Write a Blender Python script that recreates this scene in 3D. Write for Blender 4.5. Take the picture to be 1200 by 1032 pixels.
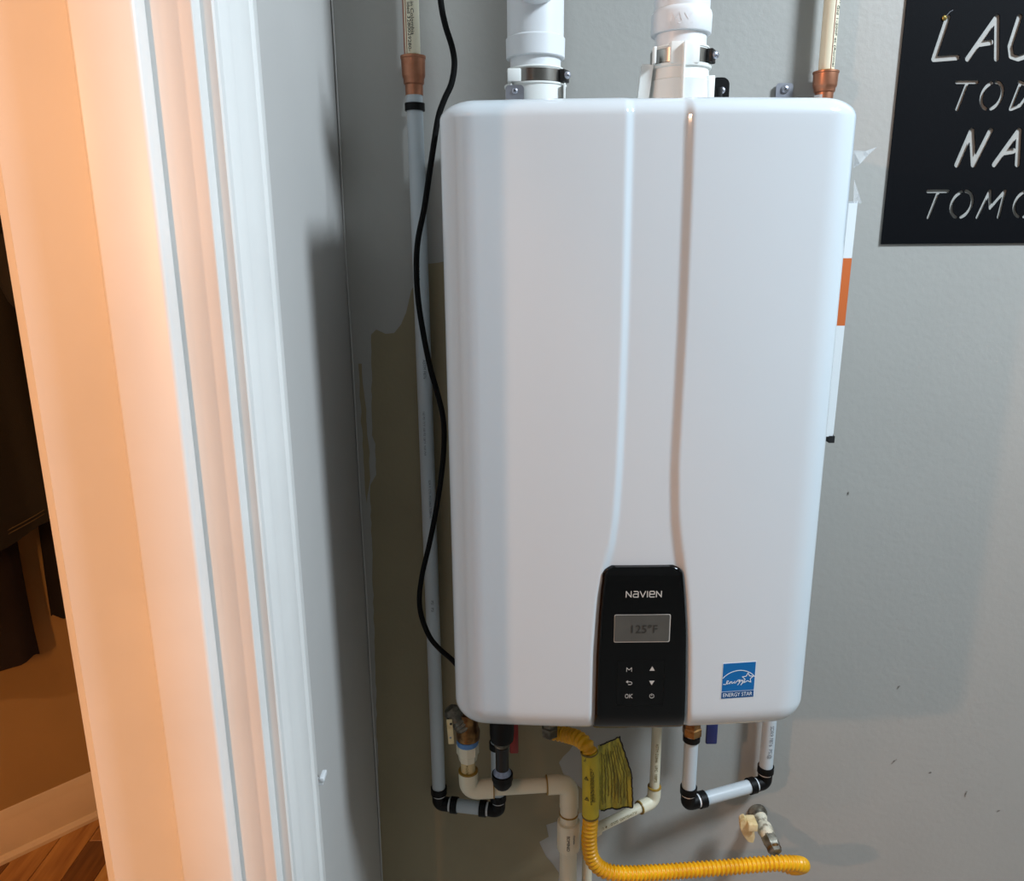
import bpy, bmesh, math, random
from mathutils import Vector, Matrix
from mathutils.geometry import tessellate_polygon
random.seed(7)
for o in list(bpy.data.objects): bpy.data.objects.remove(o)
S = bpy.context.scene
COL = S.collection
PI = math.pi

# ------------------------------------------------------------------ camera
F = 920.0; TH = math.atan(F / 3584.0); CH = 1.55; ROLL = -math.radians(.42)
cd = bpy.data.cameras.new('camera'); cam = bpy.data.objects.new('camera', cd); COL.objects.link(cam)
cd.sensor_fit = 'HORIZONTAL'; cd.sensor_width = 36; cd.lens = 36 * F / 1200; cd.clip_start = .02
cam.matrix_world = Matrix.Translation((0, 0, CH)) @ Matrix.Rotation(PI / 2 - TH, 4, 'X') @ Matrix.Rotation(ROLL, 4, 'Z')
S.camera = cam

# ------------------------------------------------------------------ world, lights, exposure
w = bpy.data.worlds.new('world'); S.world = w; w.use_nodes = True
w.node_tree.nodes['Background'].inputs[0].default_value = (.75, .85, 1, 1)
w.node_tree.nodes['Background'].inputs[1].default_value = .05
S.view_settings.view_transform = 'Standard'; S.view_settings.look = 'None'
S.view_settings.exposure = 0.0; S.view_settings.gamma = 1; S.view_settings.use_curve_mapping = False
def lamp(name, loc, color, power, size, target, size_y=None):
    l = bpy.data.lights.new(name, 'AREA'); l.energy = power; l.color = color
    l.shape = 'DISK' if size_y is None else 'RECTANGLE'; l.size = size
    if size_y: l.size_y = size_y
    o = bpy.data.objects.new(name, l); COL.objects.link(o); o.location = loc
    o.rotation_euler = (Vector(target) - Vector(loc)).to_track_quat('-Z', 'Y').to_euler()
    return o
lamp('laundry_ceiling_lamp', (1.42, .16, 2.72), (.76, .89, 1.0), 60, .40, (.5, .6, 0.6))
lamp('hall_ceiling_lamp', (-.86, -.53, 2.74), (1.0, .50, .28), 4.5, .12, (-.2, .4, .4))
lamp('hall_far_ceiling_lamp', (-2.55, -1.30, 2.36), (1.0, .56, .34), 36, .10, (-.3, .3, 1.0))
lamp('jamb_fill_light', (-.58, -1.35, 1.75), (1.0, .44, .15), 23, .05, (-.36, .66, 1.3), .5)  # added warm fill with no fixture: brightens the door jamb, kept off the heater

# ------------------------------------------------------------------ placing helpers
def ray(px, py):
    x = (px - 600) / F; y = -(py - 516) / F
    cr, sr = math.cos(ROLL), math.sin(ROLL); c, s = math.cos(TH), math.sin(TH)
    xr = x * cr - y * sr; yr = x * sr + y * cr
    return Vector((xr, c + yr * s, -s + yr * c))
def V(px, py, D):
    r = ray(px, py); r = r * (D / r.y); r.z += CH; return r
def Q(px, py, z):
    r = ray(px, py); r = r * ((z - CH) / r.z); r.z += CH; return r

# ------------------------------------------------------------------ materials
def lin(c):
    return tuple(((v / 255) / 12.92 if v / 255 <= .04045 else (((v / 255) + .055) / 1.055) ** 2.4) for v in c) + (1,)
def mat(name, c, rough=.5, metal=0, var=.06, scale=8, bump=0, bscale=200, coat=0, c2=None, lo=.4, hi=.6, trans=0, stretch=None, spec=.5):
    m = bpy.data.materials.new(name); m.use_nodes = True; nt = m.node_tree; N = nt.nodes; L = nt.links
    b = N['Principled BSDF']; b.inputs['Roughness'].default_value = rough; b.inputs['Metallic'].default_value = metal
    b.inputs['Coat Weight'].default_value = coat; b.inputs['Coat Roughness'].default_value = .08
    b.inputs['Specular IOR Level'].default_value = spec
    if trans: b.inputs['Transmission Weight'].default_value = trans
    tc = N.new('ShaderNodeTexCoord'); mp = N.new('ShaderNodeMapping'); L.new(tc.outputs['Object'], mp.inputs[0])
    if stretch: mp.inputs['Scale'].default_value = stretch
    n = N.new('ShaderNodeTexNoise'); n.inputs['Scale'].default_value = scale; n.inputs['Detail'].default_value = 5
    L.new(mp.outputs[0], n.inputs['Vector'])
    r = N.new('ShaderNodeValToRGB'); L.new(n.outputs['Fac'], r.inputs[0])
    a = lin(c); e = lin(c2) if c2 else tuple(max(0, v * (1 - var)) for v in a[:3]) + (1,)
    r.color_ramp.elements[0].position = lo; r.color_ramp.elements[0].color = e
    r.color_ramp.elements[1].position = hi; r.color_ramp.elements[1].color = a
    L.new(r.outputs[0], b.inputs['Base Color'])
    if bump:
        n2 = N.new('ShaderNodeTexNoise'); n2.inputs['Scale'].default_value = bscale; n2.inputs['Detail'].default_value = 3
        L.new(mp.outputs[0], n2.inputs['Vector'])
        bp = N.new('ShaderNodeBump'); bp.inputs['Strength'].default_value = bump; bp.inputs['Distance'].default_value = .001
        L.new(n2.outputs['Fac'], bp.inputs['Height']); L.new(bp.outputs[0], b.inputs['Normal'])
    return m
M = dict(
    wall=mat('grey_wall_paint', (165, 163, 158), .48, var=.04, scale=3, bump=.35, bscale=110),
    sidewall=mat('grey_side_wall_paint', (192, 190, 187), .45, var=.04, scale=3, bump=.12, bscale=90),
    bare=mat('bare_tan_wall', (148, 136, 108), .7, var=.08, scale=6, bump=.2, bscale=160),
    trim=mat('white_trim_paint', (224, 223, 220), .36, var=.07, scale=5, bump=.08, bscale=60),
    ceil=mat('ceiling_paint', (225, 222, 216), .8),
    hall=mat('tan_hall_paint', (172, 140, 86), .7, var=.06, scale=4, bump=.1),
    hbase=mat('hall_baseboard_paint', (222, 204, 170), .5),
    enamel=mat('white_enamel', (207, 216, 222), .12, var=.015, scale=3, coat=.35, bump=.02, bscale=350),
    case=mat('white_case_steel', (205, 206, 206), .4),
    gloss=mat('black_gloss', (4, 4, 5), .10, spec=.35),
    lcd=mat('lcd_glass', (82, 82, 78), .3, var=.12, scale=30),
    lcdtxt=mat('lcd_digits', (50, 50, 47), .4),
    silver=mat('silver_print', (190, 188, 182), .35),
    pvc=mat('white_pvc', (222, 224, 226), .38, var=.03, bump=.03),
    abs=mat('ivory_plastic', (228, 229, 225), .4, var=.03),
    steel=mat('brushed_steel', (150, 146, 140), .28, 1, var=.3, scale=40, stretch=(1, 1, .1)),
    zinc=mat('zinc', (178, 180, 190), .35, .9, var=.2, scale=60),
    dark=mat('black_plastic', (6, 6, 7), .5, var=.2, spec=.2),
    cable=mat('black_cable_rubber', (4, 4, 4), .7, spec=.15),
    copper=mat('copper', (188, 132, 104), .40, .85, scale=35, c2=(150, 94, 68), lo=.3, hi=.65),
    cpvc=mat('cream_cpvc', (224, 217, 192), .4, var=.05),
    cpvcold=mat('yellowed_cpvc', (212, 190, 138), .42, var=.08, scale=20),
    strip=mat('copper_coloured_stripe', (150, 92, 70), .5),
    pex=mat('grey_white_pipe', (186, 196, 202), .35, var=.04, scale=10),
    ink=mat('black_ink', (22, 22, 24), .6),
    inkg=mat('grey_ink', (108, 116, 124), .6),
    inky=mat('brown_ink', (120, 100, 40), .6),
    glue=mat('dried_solvent_cement', (150, 116, 40), .4),
    brass=mat('aged_brass', (150, 112, 66), .38, .8, scale=60, c2=(96, 66, 38)),
    galv=mat('dull_grey_metal', (140, 136, 124), .45, .7, scale=70, c2=(92, 88, 78)),
    blue=mat('blue_tape', (84, 132, 190), .45),
    bluelev=mat('dark_blue_vinyl', (18, 36, 100), .35),
    red=mat('red_vinyl', (140, 14, 12), .35),
    black2=mat('black_iron', (14, 14, 15), .4, .1, var=.4, scale=50),
    smear=mat('pale_blue_sealant', (150, 168, 196), .4, scale=80, c2=(110, 124, 150)),
    yellow=mat('yellow_vinyl', (236, 176, 16), .34, scale=25, c2=(218, 156, 10)),
    ylabel=mat('yellow_label', (206, 186, 40), .5, var=.1, scale=40),
    painted=mat('overpainted_valve', (214, 206, 184), .55, scale=90, c2=(120, 108, 88), lo=.36, hi=.52),
    ivory=mat('cream_handle', (226, 206, 160), .5, scale=50, c2=(190, 160, 100), lo=.3, hi=.55),
    sign=mat('black_powder_coat', (5, 6, 10), .65, bump=.1, bscale=500, spec=.08),
    nail=mat('brass_nail', (170, 145, 80), .35, .9),
    sblue=mat('blue_sticker', (10, 104, 172), .3),
    sblued=mat('dark_blue_sticker', (8, 78, 136), .3),
    swhite=mat('white_print', (225, 236, 244), .35),
    paper=mat('white_paper', (226, 230, 232), .6),
    orange=mat('orange_print', (206, 104, 48), .5),
    olive=mat('olive_canvas', (34, 29, 14), .85, bump=.5, bscale=400),
    brown=mat('dark_brown_cloth', (34, 23, 15), .9, bump=.5, bscale=400),
    blackc=mat('black_cloth', (20, 15, 12), .9, bump=.5, bscale=400),
    stitch=mat('dull_stitching', (88, 74, 40), .8),
    concrete=mat('laundry_floor_vinyl', (150, 146, 138), .5),
)
# clear bag film
mf = bpy.data.materials.new('clear_film'); mf.use_nodes = True; nt = mf.node_tree
nt.nodes.remove(nt.nodes['Principled BSDF']); out = nt.nodes['Material Output']
tr = nt.nodes.new('ShaderNodeBsdfTransparent'); gl = nt.nodes.new('ShaderNodeBsdfGlossy'); mx = nt.nodes.new('ShaderNodeMixShader')
df = nt.nodes.new('ShaderNodeBsdfDiffuse'); df.inputs[0].default_value = (.9, .93, .95, 1); mx2 = nt.nodes.new('ShaderNodeMixShader')
gl.inputs['Roughness'].default_value = .15; mx.inputs[0].default_value = .35; mx2.inputs[0].default_value = .35
nt.links.new(tr.outputs[0], mx.inputs[1]); nt.links.new(df.outputs[0], mx.inputs[2]); nt.links.new(mx.outputs[0], mx2.inputs[1]); nt.links.new(gl.outputs[0], mx2.inputs[2])
nt.links.new(mx2.outputs[0], out.inputs[0]); M['film'] = mf
# floor wood, per-plank tone comes from three materials
woods = [mat('floor_oak_%s' % n, c, .32, scale=6, c2=c2, lo=.3, hi=.7, stretch=(9, .8, 1)) for n, c, c2 in
         (('light', (216, 178, 108), (190, 140, 72)), ('mid', (192, 144, 78), (150, 100, 48)), ('dark', (140, 96, 50), (90, 56, 26)))]
# crumpled yellow tag: streaky printed lines
mt = mat('crumpled_tag', (214, 196, 70), .55, scale=45, c2=(132, 128, 52), lo=.34, hi=.60, stretch=(4, 4, .6), bump=.3, bscale=120); M['tag'] = mt

# ------------------------------------------------------------------ mesh helpers
def link(name, bm, m, parent=None, smooth=35):
    me = bpy.data.meshes.new(name); bmesh.ops.recalc_face_normals(bm, faces=bm.faces[:]) if smooth != 'keep' else None
    bm.to_mesh(me); bm.free(); me.materials.append(m)
    if smooth:
        for p in me.polygons: p.use_smooth = True
        me.set_sharp_from_angle(angle=math.radians(35 if smooth == 'keep' else smooth))
    o = bpy.data.objects.new(name, me); COL.objects.link(o)
    if parent: o.parent = parent; o.matrix_parent_inverse = parent.matrix_basis.inverted()
    return o
def thing(name, label, cat, loc, group=None):
    o = bpy.data.objects.new(name, None); COL.objects.link(o); o.location = loc; o.empty_display_size = .02
    o['label'] = label; o['category'] = cat
    if group: o['group'] = group
    return o
def tag(o, label, cat, group=None):
    o['label'] = label; o['category'] = cat
    if group: o['group'] = group
    return o
def lab(o, s): o['label'] = s; return o
def struct(name, bm, m, parent=None, smooth=None):
    o = link(name, bm, m, parent, smooth)
    if not parent: o['kind'] = 'structure'
    return o
def box(bm, x0, x1, y0, y1, z0, z1, bev=0, mx=None, seg=2):
    r = bmesh.ops.create_cube(bm, size=1); vs = r['verts']
    for v in vs:
        v.co = Vector(((x0 + x1) / 2 + v.co.x * (x1 - x0), (y0 + y1) / 2 + v.co.y * (y1 - y0), (z0 + z1) / 2 + v.co.z * (z1 - z0)))
    if bev:
        es = list({e for v in vs for e in v.link_edges})
        rr = bmesh.ops.bevel(bm, geom=es, offset=bev, segments=seg, affect='EDGES', profile=.5)
        vs = list({v for f in rr['faces'] for v in f.verts} | {v for v in vs if v.is_valid})
    if mx:
        for v in vs: v.co = mx @ v.co
    return vs
def BX(*a, **k):
    bm = bmesh.new(); box(bm, *a, **k); return bm
def frame(d):
    d = d.normalized(); u = Vector((0, 0, 1)) if abs(d.z) < .9 else Vector((1, 0, 0))
    a = d.cross(u).normalized(); return a, d.cross(a).normalized()
def tube(bm, pts, rad, seg=20, caps=True):
    """sweep a circle along pts; rad a number or list"""
    pts = [Vector(p) for p in pts]; n = len(pts)
    if not hasattr(rad, '__len__'): rad = [rad] * n
    tn = []
    for i in range(n):
        a = pts[max(0, i - 1)]; b = pts[min(n - 1, i + 1)]
        d = b - a
        tn.append(d.normalized() if d.length > 1e-9 else Vector((0, 0, 1)))
    a, _ = frame(tn[0]); rings = []
    for i in range(n):
        a = (a - tn[i] * a.dot(tn[i])).normalized(); b = tn[i].cross(a)
        rings.append([bm.verts.new(pts[i] + rad[i] * (a * math.cos(t) + b * math.sin(t))) for t in [2 * PI * k / seg for k in range(seg)]])
    for i in range(n - 1):
        for k in range(seg): bm.faces.new((rings[i][k], rings[i][(k + 1) % seg], rings[i + 1][(k + 1) % seg], rings[i + 1][k]))
    if caps: bm.faces.new(rings[0][::-1]); bm.faces.new(rings[-1])
def TB(*a, **k):
    bm = bmesh.new(); tube(bm, *a, **k); return bm
def lathe(bm, base, axis, prof, seg=28):
    """prof: list of (distance along axis, radius)"""
    base = Vector(base); axis = Vector(axis).normalized(); a, b = frame(axis); rings = []
    for (t, r) in prof:
        rings.append([bm.verts.new(base + axis * t + max(r, 1e-5) * (a * math.cos(q) + b * math.sin(q))) for q in [2 * PI * k / seg for k in range(seg)]])
    for i in range(len(rings) - 1):
        for k in range(seg): bm.faces.new((rings[i][k], rings[i][(k + 1) % seg], rings[i + 1][(k + 1) % seg], rings[i + 1][k]))
    bm.faces.new(rings[0][::-1]); bm.faces.new(rings[-1])
def LT(*a, **k):
    bm = bmesh.new(); lathe(bm, *a, **k); return bm
def catmull(pts, n=10):
    pts = [Vector(p) for p in pts]; P = [pts[0] * 2 - pts[1]] + pts + [pts[-1] * 2 - pts[-2]]; out = []
    for i in range(1, len(P) - 2):
        for k in range(n):
            t = k / n; a, b, c, d = P[i - 1], P[i], P[i + 1], P[i + 2]
            out.append(.5 * (2 * b + (c - a) * t + (2 * a - 5 * b + 4 * c - d) * t * t + (3 * b - a - 3 * c + d) * t ** 3))
    out.append(pts[-1]); return out
def fillet(pts, r, n=8):
    pts = [Vector(p) for p in pts]; out = [pts[0]]
    for i in range(1, len(pts) - 1):
        a = (pts[i - 1] - pts[i]); b = (pts[i + 1] - pts[i]); ra = min(r, a.length * .49, b.length * .49)
        A = pts[i] + a.normalized() * ra; B = pts[i] + b.normalized() * ra
        for k in range(n + 1):
            t = k / n; out.append((1 - t) ** 2 * A + 2 * t * (1 - t) * pts[i] + t * t * B)
    out.append(pts[-1]); return out
def resample(pts, step):
    out = [pts[0]]; acc = 0
    L = [0]
    for i in range(1, len(pts)): L.append(L[-1] + (pts[i] - pts[i - 1]).length)
    n = int(L[-1] / step); j = 0
    for k in range(1, n + 1):
        s = k * step
        while j < len(L) - 2 and L[j + 1] < s: j += 1
        t = (s - L[j]) / max(1e-9, L[j + 1] - L[j]); out.append(pts[j].lerp(pts[j + 1], min(1, t)))
    return out
def strokes_bm(lines, wd, th=.0004, bm=None, seg=6):
    """flat lettering: capsule prisms in the XY plane, z from 0 to th"""
    bm = bm or bmesh.new()
    for ln in lines:
        for i in range(len(ln) - 1):
            a = Vector(ln[i] + (0,)) if len(ln[i]) == 2 else Vector(ln[i]); b = Vector(ln[i + 1] + (0,)) if len(ln[i + 1]) == 2 else Vector(ln[i + 1])
            d = (b - a); an = math.atan2(d.y, d.x); pts = []
            for k in range(seg + 1): t = an + PI / 2 + PI * k / seg; pts.append((a.x + math.cos(t) * wd / 2, a.y + math.sin(t) * wd / 2))
            for k in range(seg + 1): t = an - PI / 2 + PI * k / seg; pts.append((b.x + math.cos(t) * wd / 2, b.y + math.sin(t) * wd / 2))
            lo = [bm.verts.new((x, y, 0)) for x, y in pts]; hi = [bm.verts.new((x, y, th)) for x, y in pts]; n = len(pts)
            bm.faces.new(lo[::-1]); bm.faces.new(hi)
            for k in range(n): bm.faces.new((lo[k], lo[(k + 1) % n], hi[(k + 1) % n], hi[k]))
    return bm
def arc(cx, cy, rx, ry, a0, a1, n=14):
    return [(cx + rx * math.cos(math.radians(a0 + (a1 - a0) * k / n)), cy + ry * math.sin(math.radians(a0 + (a1 - a0) * k / n))) for k in range(n + 1)]
def text_bm(s, size, th=.0002, align='CENTER'):
    c = bpy.data.curves.new('t', 'FONT'); c.body = s; c.size = size; c.extrude = th; c.align_x = align; c.align_y = 'CENTER'; c.resolution_u = 3
    o = bpy.data.objects.new('t', c); COL.objects.link(o)
    me = bpy.data.meshes.new_from_object(o.evaluated_get(bpy.context.evaluated_depsgraph_get()))
    bm = bmesh.new(); bm.from_mesh(me); bpy.data.objects.remove(o); bpy.data.curves.remove(c); bpy.data.meshes.remove(me); return bm
def on_plane(bm, f):
    for v in bm.verts: v.co = Vector(f(v.co.x, v.co.y, v.co.z))
    return bm
def pipe_text(s, size, base, axis, out_dir, R, squash=1.0, th=.0002, align='LEFT', shift=0.0):
    """print running along a pipe: base point, reading direction, direction the print faces"""
    bm = text_bm(s, size, th, align); ax = Vector(axis).normalized(); o = Vector(out_dir); o = (o - ax * o.dot(ax)).normalized()
    up = o.cross(ax).normalized()
    def f(x, y, z):
        a = y / R + shift
        return Vector(base) + ax * x * squash + (o * math.cos(a) + up * math.sin(a)) * (R + .0001 + max(z, 0))
    return on_plane(bm, f)

# ------------------------------------------------------------------ the room
XW, YW, ZC = -.24, 1.17, 2.80      # left wall face, back wall face, ceiling
YJ = .658                          # jamb face
XH = -.405                         # hall face of the left wall
struct('floor', BX(XW, 2.1, -1.7, YW, -.05, 0), M['concrete'])
struct('ceiling', BX(-3.4, 2.2, -2.9, 3.2, ZC, ZC + .1), M['ceil'])
wb = struct('wall_back', BX(XH, 2.2, YW, YW + .12, 0, ZC), M['wall'])
struct('wall_right', BX(2.1, 2.2, -1.7, YW, 0, ZC), M['wall'])
struct('wall_rear', BX(XW, 2.2, -1.8, -1.7, 0, ZC), M['wall'])
bm = bmesh.new(); box(bm, XH, XW, YJ + .018, YW, 0, ZC); struct('wall_left', bm, M['sidewall'])
bm = bmesh.new(); box(bm, XH, XW, -2.6, -.32, 0, ZC); box(bm, XH, XW, -.32, YJ + .018, 2.168, ZC); struct('wall_left_near', bm, M['sidewall'])

# tan area where the wall was never painted grey
def flat_patch(name, pix, parent, m, D=YW, th=.0006):
    bm = bmesh.new(); pts = []
    for i, (x, y) in enumerate(pix):
        nx, ny = pix[(i + 1) % len(pix)]
        n = max(1, int(math.hypot(nx - x, ny - y) / 9))
        for k in range(n):
            t = k / n; j = .9 if n > 1 and k else 0
            pts.append(V(x + (nx - x) * t + random.uniform(-j, j), y + (ny - y) * t + random.uniform(-j, j), D))
    vs = [bm.verts.new((p.x, D - th, p.z)) for p in pts]
    for tri_ in tessellate_polygon([[(p.x, p.z, 0) for p in pts]]):
        try: bm.faces.new([vs[k] for k in tri_])
        except ValueError: pass
    return link(name, bm, m, parent, None)
lab(flat_patch('unpainted_patch', [(435, 392), (441, 386), (452, 391), (462, 390), (470, 380), (476, 366), (482, 340), (494, 318), (500, 309), (512, 308), (530, 306), (560, 400), (640, 500), (700, 700), (668, 850), (672, 872), (655, 893),
    (660, 906), (684, 925), (690, 950), (664, 958), (640, 966), (643, 980), (632, 986), (640, 1003), (655, 1022), (656, 1060), (450, 1060), (447, 1000), (443, 900), (440, 780), (436, 640), (434, 568), (441, 556), (440, 520), (436, 510)], wb, M['bare']), 'bare tan area with ragged grey paint edge')
lab(flat_patch('unpainted_streak', [(420, 426), (424, 426), (428, 470), (432, 520), (434, 560), (430, 590), (426, 540)], wb, M['bare']), 'narrow bare tan streak')
SCUFF = mat('scuff', (138, 134, 128), .6)
for px, py, a, l in ((1048, 892, 50, .010), (1132, 930, 80, .010), (1053, 805, 60, .006), (994, 578, 85, .004), (1090, 905, 20, .003), (1170, 950, 30, .004)):
    p = V(px, py, YW - .0003); bm = strokes_bm([[(-l / 2, 0), (0, l * .08), (l / 2, 0)]], .0022, .0003)
    c, s_ = math.cos(math.radians(a)), math.sin(math.radians(a))
    on_plane(bm, lambda x, y, z: (p.x + x * c - y * s_, p.y - z, p.z + x * s_ + y * c)); link('scuff_mark', bm, SCUFF, wb, None)
# door frame: jambs, head, stops
ZD = 2.15
bm = BX(XH, XW, YJ, YJ + .018, 0, ZD + .018, bev=.0012); box(bm, XH, XW, YJ - .0, YJ + .001, ZD, ZD + .018)
fr = struct('trim_jamb', bm, M['trim'])
struct('trim_head_jamb', BX(XH, XW, -.30, YJ, ZD, ZD + .018, bev=.001), M['trim'])
struct('trim_near_jamb', BX(XH, XW, -.32, -.302, 0, ZD + .018, bev=.001), M['trim'])
bm = bmesh.new(); box(bm, -.3255, -.2744, .636, YJ, 0, ZD, bev=.0035, seg=3)
struct('trim_door_stop', bm, M['trim'], smooth=40)
def profile_strip(name, prof, z0, z1, m):
    """extrude an XY outline vertically"""
    bm = bmesh.new(); a = [bm.verts.new((x, y, z0)) for x, y in prof]; b = [bm.verts.new((x, y, z1)) for x, y in prof]; n = len(prof)
    for k in range(n): bm.faces.new((a[k], a[(k + 1) % n], b[(k + 1) % n], b[k]))
    bm.faces.new(a[::-1]); bm.faces.new(b)
    return struct(name, bm, m, smooth=28)
cy = .675
cas = [(XW, cy), (XW + .009, cy), (XW + .0105, cy + .002), (XW + .0105, cy + .010), (XW + .008, cy + .012), (XW + .0085, cy + .016), (XW + .012, cy + .022), (XW + .0128, cy + .030),
       (XW + .0115, cy + .032), (XW + .0118, cy + .036), (XW + .0145, cy + .046), (XW + .0168, cy + .060), (XW + .0170, cy + .070), (XW + .0152, cy + .072), (XW + .0155, cy + .076),
       (XW + .018, cy + .079), (XW + .018, cy + .090), (XW + .0165, cy + .095), (XW, cy + .095)]
profile_strip('trim_casing', cas, 0, 2.26, M['trim'])
hc = [(XH, cy), (XH - .016, cy), (XH - .018, cy + .003), (XH - .018, cy + .09), (XH, cy + .09)]
profile_strip('trim_hall_casing', hc, 0, 2.26, M['trim'])
# plaster ridge in the corner
struct('trim_corner_caulk', TB([Vector((XW + .002, YW - .002, z / 20 * ZC)) + Vector((random.uniform(-1, 1) * .001, random.uniform(-1, 1) * .001, 0)) for z in range(21)], .0014, seg=8), M['sidewall'], smooth=60)

# ------------------------------------------------------------------ hallway beyond
HX, HY = -1.3364, 1.7052     # foot of the diagonal wall
n45 = Vector((1, 1, 0)).normalized(); nn = Vector((1, -1, 0)).normalized()
def slab(p0, p1, z0, z1, th, m, name, bev=0):
    p0 = Vector(p0); p1 = Vector(p1); d = (p1 - p0).normalized(); nr = Vector((-d.y, d.x, 0))
    L = (p1 - p0).length
    mx = Matrix(((d.x, nr.x, 0, p0.x), (d.y, nr.y, 0, p0.y), (0, 0, 1, 0), (0, 0, 0, 1)))
    return struct(name, BX(0, L, 0, th, z0, z1, bev=bev, mx=mx), m)
A = Vector((HX, HY, 0)) - n45 * 1.6; B = Vector((HX, HY, 0)) + n45 * 1.35
slab(A, B, 0, ZC, .1, M['hall'], 'wall_hall_diagonal')
def extr(name, prof, m):     # prof: (distance out from wall, z)
    bm = bmesh.new(); a = [bm.verts.new(A + nn * d + Vector((0, 0, z))) for d, z in prof]; b = [bm.verts.new(B + nn * d + Vector((0, 0, z))) for d, z in prof]; n = len(prof)
    for k in range(n): bm.faces.new((a[k], a[(k + 1) % n], b[(k + 1) % n], b[k]))
    bm.faces.new(a[::-1]); bm.faces.new(b); return struct(name, bm, m, smooth=28)
extr('baseboard_hall', [(0, 0), (.026, 0), (.026, .010), (.020, .018), (.014, .020), (.014, .100), (.011, .106), (.011, .112), (.006, .128), (.004, .134), (0, .136)], M['hbase'])
struct('wall_hall_left', BX(-3.4, -3.3, -2.9, 3.2, 0, ZC), M['hall'])
struct('wall_hall_near', BX(-3.3, XH, -2.9, -2.8, 0, ZC), M['hall'])
struct('wall_hall_far', BX(-3.3, XH, 3.1, 3.2, 0, ZC), M['hall'])
fl = bpy.data.objects.new('floor_hall', None); COL.objects.link(fl); fl['kind'] = 'structure'
pw = .083; x = -1.72; i = 0
while x < XH + .15:
    y = -1.2 - random.random() * .6
    while y < 2.0:
        L = random.uniform(.5, 1.1); y1 = min(y + L, 2.6); x1 = min(x + pw - .0012, XH + .155)
        bm = BX(x, x1, y, y1 - .001, -.02, random.uniform(-.0006, 0), bev=.0009, seg=1)
        k = 1 if -1.32 < x < -1.2 and y1 > 1.7 else random.choice((0, 0, 1, 2)); link('plank', bm, woods[k], fl, None); y = y1
    x += pw
struct('trim_subfloor', BX(-3.4, XH + .16, -2.9, 3.2, -.06, -.021), M['hall'])

# coats on the diagonal wall
def garment(name, label, cat, c, half, top, hem, m, depth=.10, folds=5, slope=0., seed=1, sleeve=True, stitch=False):
    """a coat hung from a peg: a closed, folded sheet that narrows to the hanger, and sleeves"""
    rnd = random.Random(seed); base = Vector((c[0], c[1], hem))
    t = thing(name, label, cat, base); ph = rnd.uniform(0, 6)
    bm = bmesh.new(); R = []; nr, ns = 26, 56
    for i in range(nr + 1):
        v = i / nr; ring = []
        for k in range(ns):
            a = 2 * PI * k / ns; u = math.cos(a)
            z = hem + slope * u * half * (1 - v) + (top - hem) * v
            wid = half * (1 - .12 * v) if v < .82 else half * (.9 * math.sqrt(max(0, 1 - ((v - .82) / .18) ** 2)) + .07)
            dp = depth * (1 - .45 * v) * (1 if v < .85 else max(.25, 1 - (v - .85) / .17))
            fo = 1 + .16 * (1 - v * .7) * math.sin(folds * a + ph + v * 1.6) + .07 * math.sin((folds * 2 + 1) * a + ph * 2)
            p = base + n45 * (u * wid * (1 + .03 * math.sin(7 * v + ph))) + nn * (math.sin(a) * dp * fo)
            ring.append(bm.verts.new((p.x, p.y, z + .004 * math.sin(9 * a + ph))))
        R.append(ring)
    for i in range(nr):
        for k in range(ns): bm.faces.new((R[i][k], R[i][(k + 1) % ns], R[i + 1][(k + 1) % ns], R[i + 1][k]))
    bm.faces.new(R[-1]); bm.faces.new(R[0][::-1])
    link('body', bm, m, t, 60)
    if sleeve:
        for s in (-1, 1):
            a0 = base + n45 * (s * half * .78) + Vector((0, 0, top - hem - .10)) + nn * .02
            pts = catmull([a0, a0 + n45 * s * .07 + nn * .02 + Vector((0, 0, -.14)), a0 + n45 * s * .085 + nn * .03 + Vector((0, 0, -.32)), a0 + n45 * s * .07 + nn * .04 + Vector((0, 0, -.50))], 8)
            rr = [.065 - .022 * k / (len(pts) - 1) + .004 * math.sin(k * 1.3) for k in range(len(pts))]
            link('sleeve', TB(pts, rr, seg=16), m, t, 60)
    link('collar', TB(catmull([base + n45 * (-.07) + Vector((0, 0, top - hem - .02)), base + nn * .07 + Vector((0, 0, top - hem + .01)), base + n45 * .07 + Vector((0, 0, top - hem - .02))], 8), .018, seg=10), m, t, 60)
    link('hanging_loop', TB([base + nn * (-.0) + Vector((0, 0, top - hem - .03)), base - nn * .0 + Vector((0, 0, top - hem + .05))], .003, seg=6), m, t, 60)
    if stitch:
        for dz in (.022, .030):
            pts = []
            for k in range(ns + 1):
                a = PI * k / ns; a2 = -a; u = math.cos(a2)
                v = dz / (top - hem); dp = depth
                fo = 1 + .16 * math.sin(folds * (a2 + 2 * PI) + ph + v * 1.6) + .07 * math.sin((folds * 2 + 1) * (a2 + 2 * PI) + ph * 2)
                pts.append(base + n45 * (u * half) + nn * (-math.sin(a2) * dp * fo * 1.0 + .001) + Vector((0, 0, slope * u * half + dz)))
            link('hem_stitching', TB(pts, .0012, seg=5), M['stitch'], t, 60)
    return t
def on45(px, py, d):
    r = ray(px, py); t = d / (r.y - r.x); p = r * t; p.z += CH; return p
p1 = on45(14, 625, 2.75); garment('olive_jacket', 'olive canvas jacket with stitched hem hanging in the dark hallway', 'jacket', (p1.x - .09, p1.y - .09), .24, 1.66, .89, M['olive'], .065, 4, .28, 3, stitch=True)
p2 = on45(32, 765, 2.93); garment('brown_coat', 'dark brown coat hanging lowest, below the olive jacket', 'coat', (p2.x - .10, p2.y - .10), (.17), 1.62, p2.z, M['brown'], .045, 5, -.04, 5)
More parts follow.
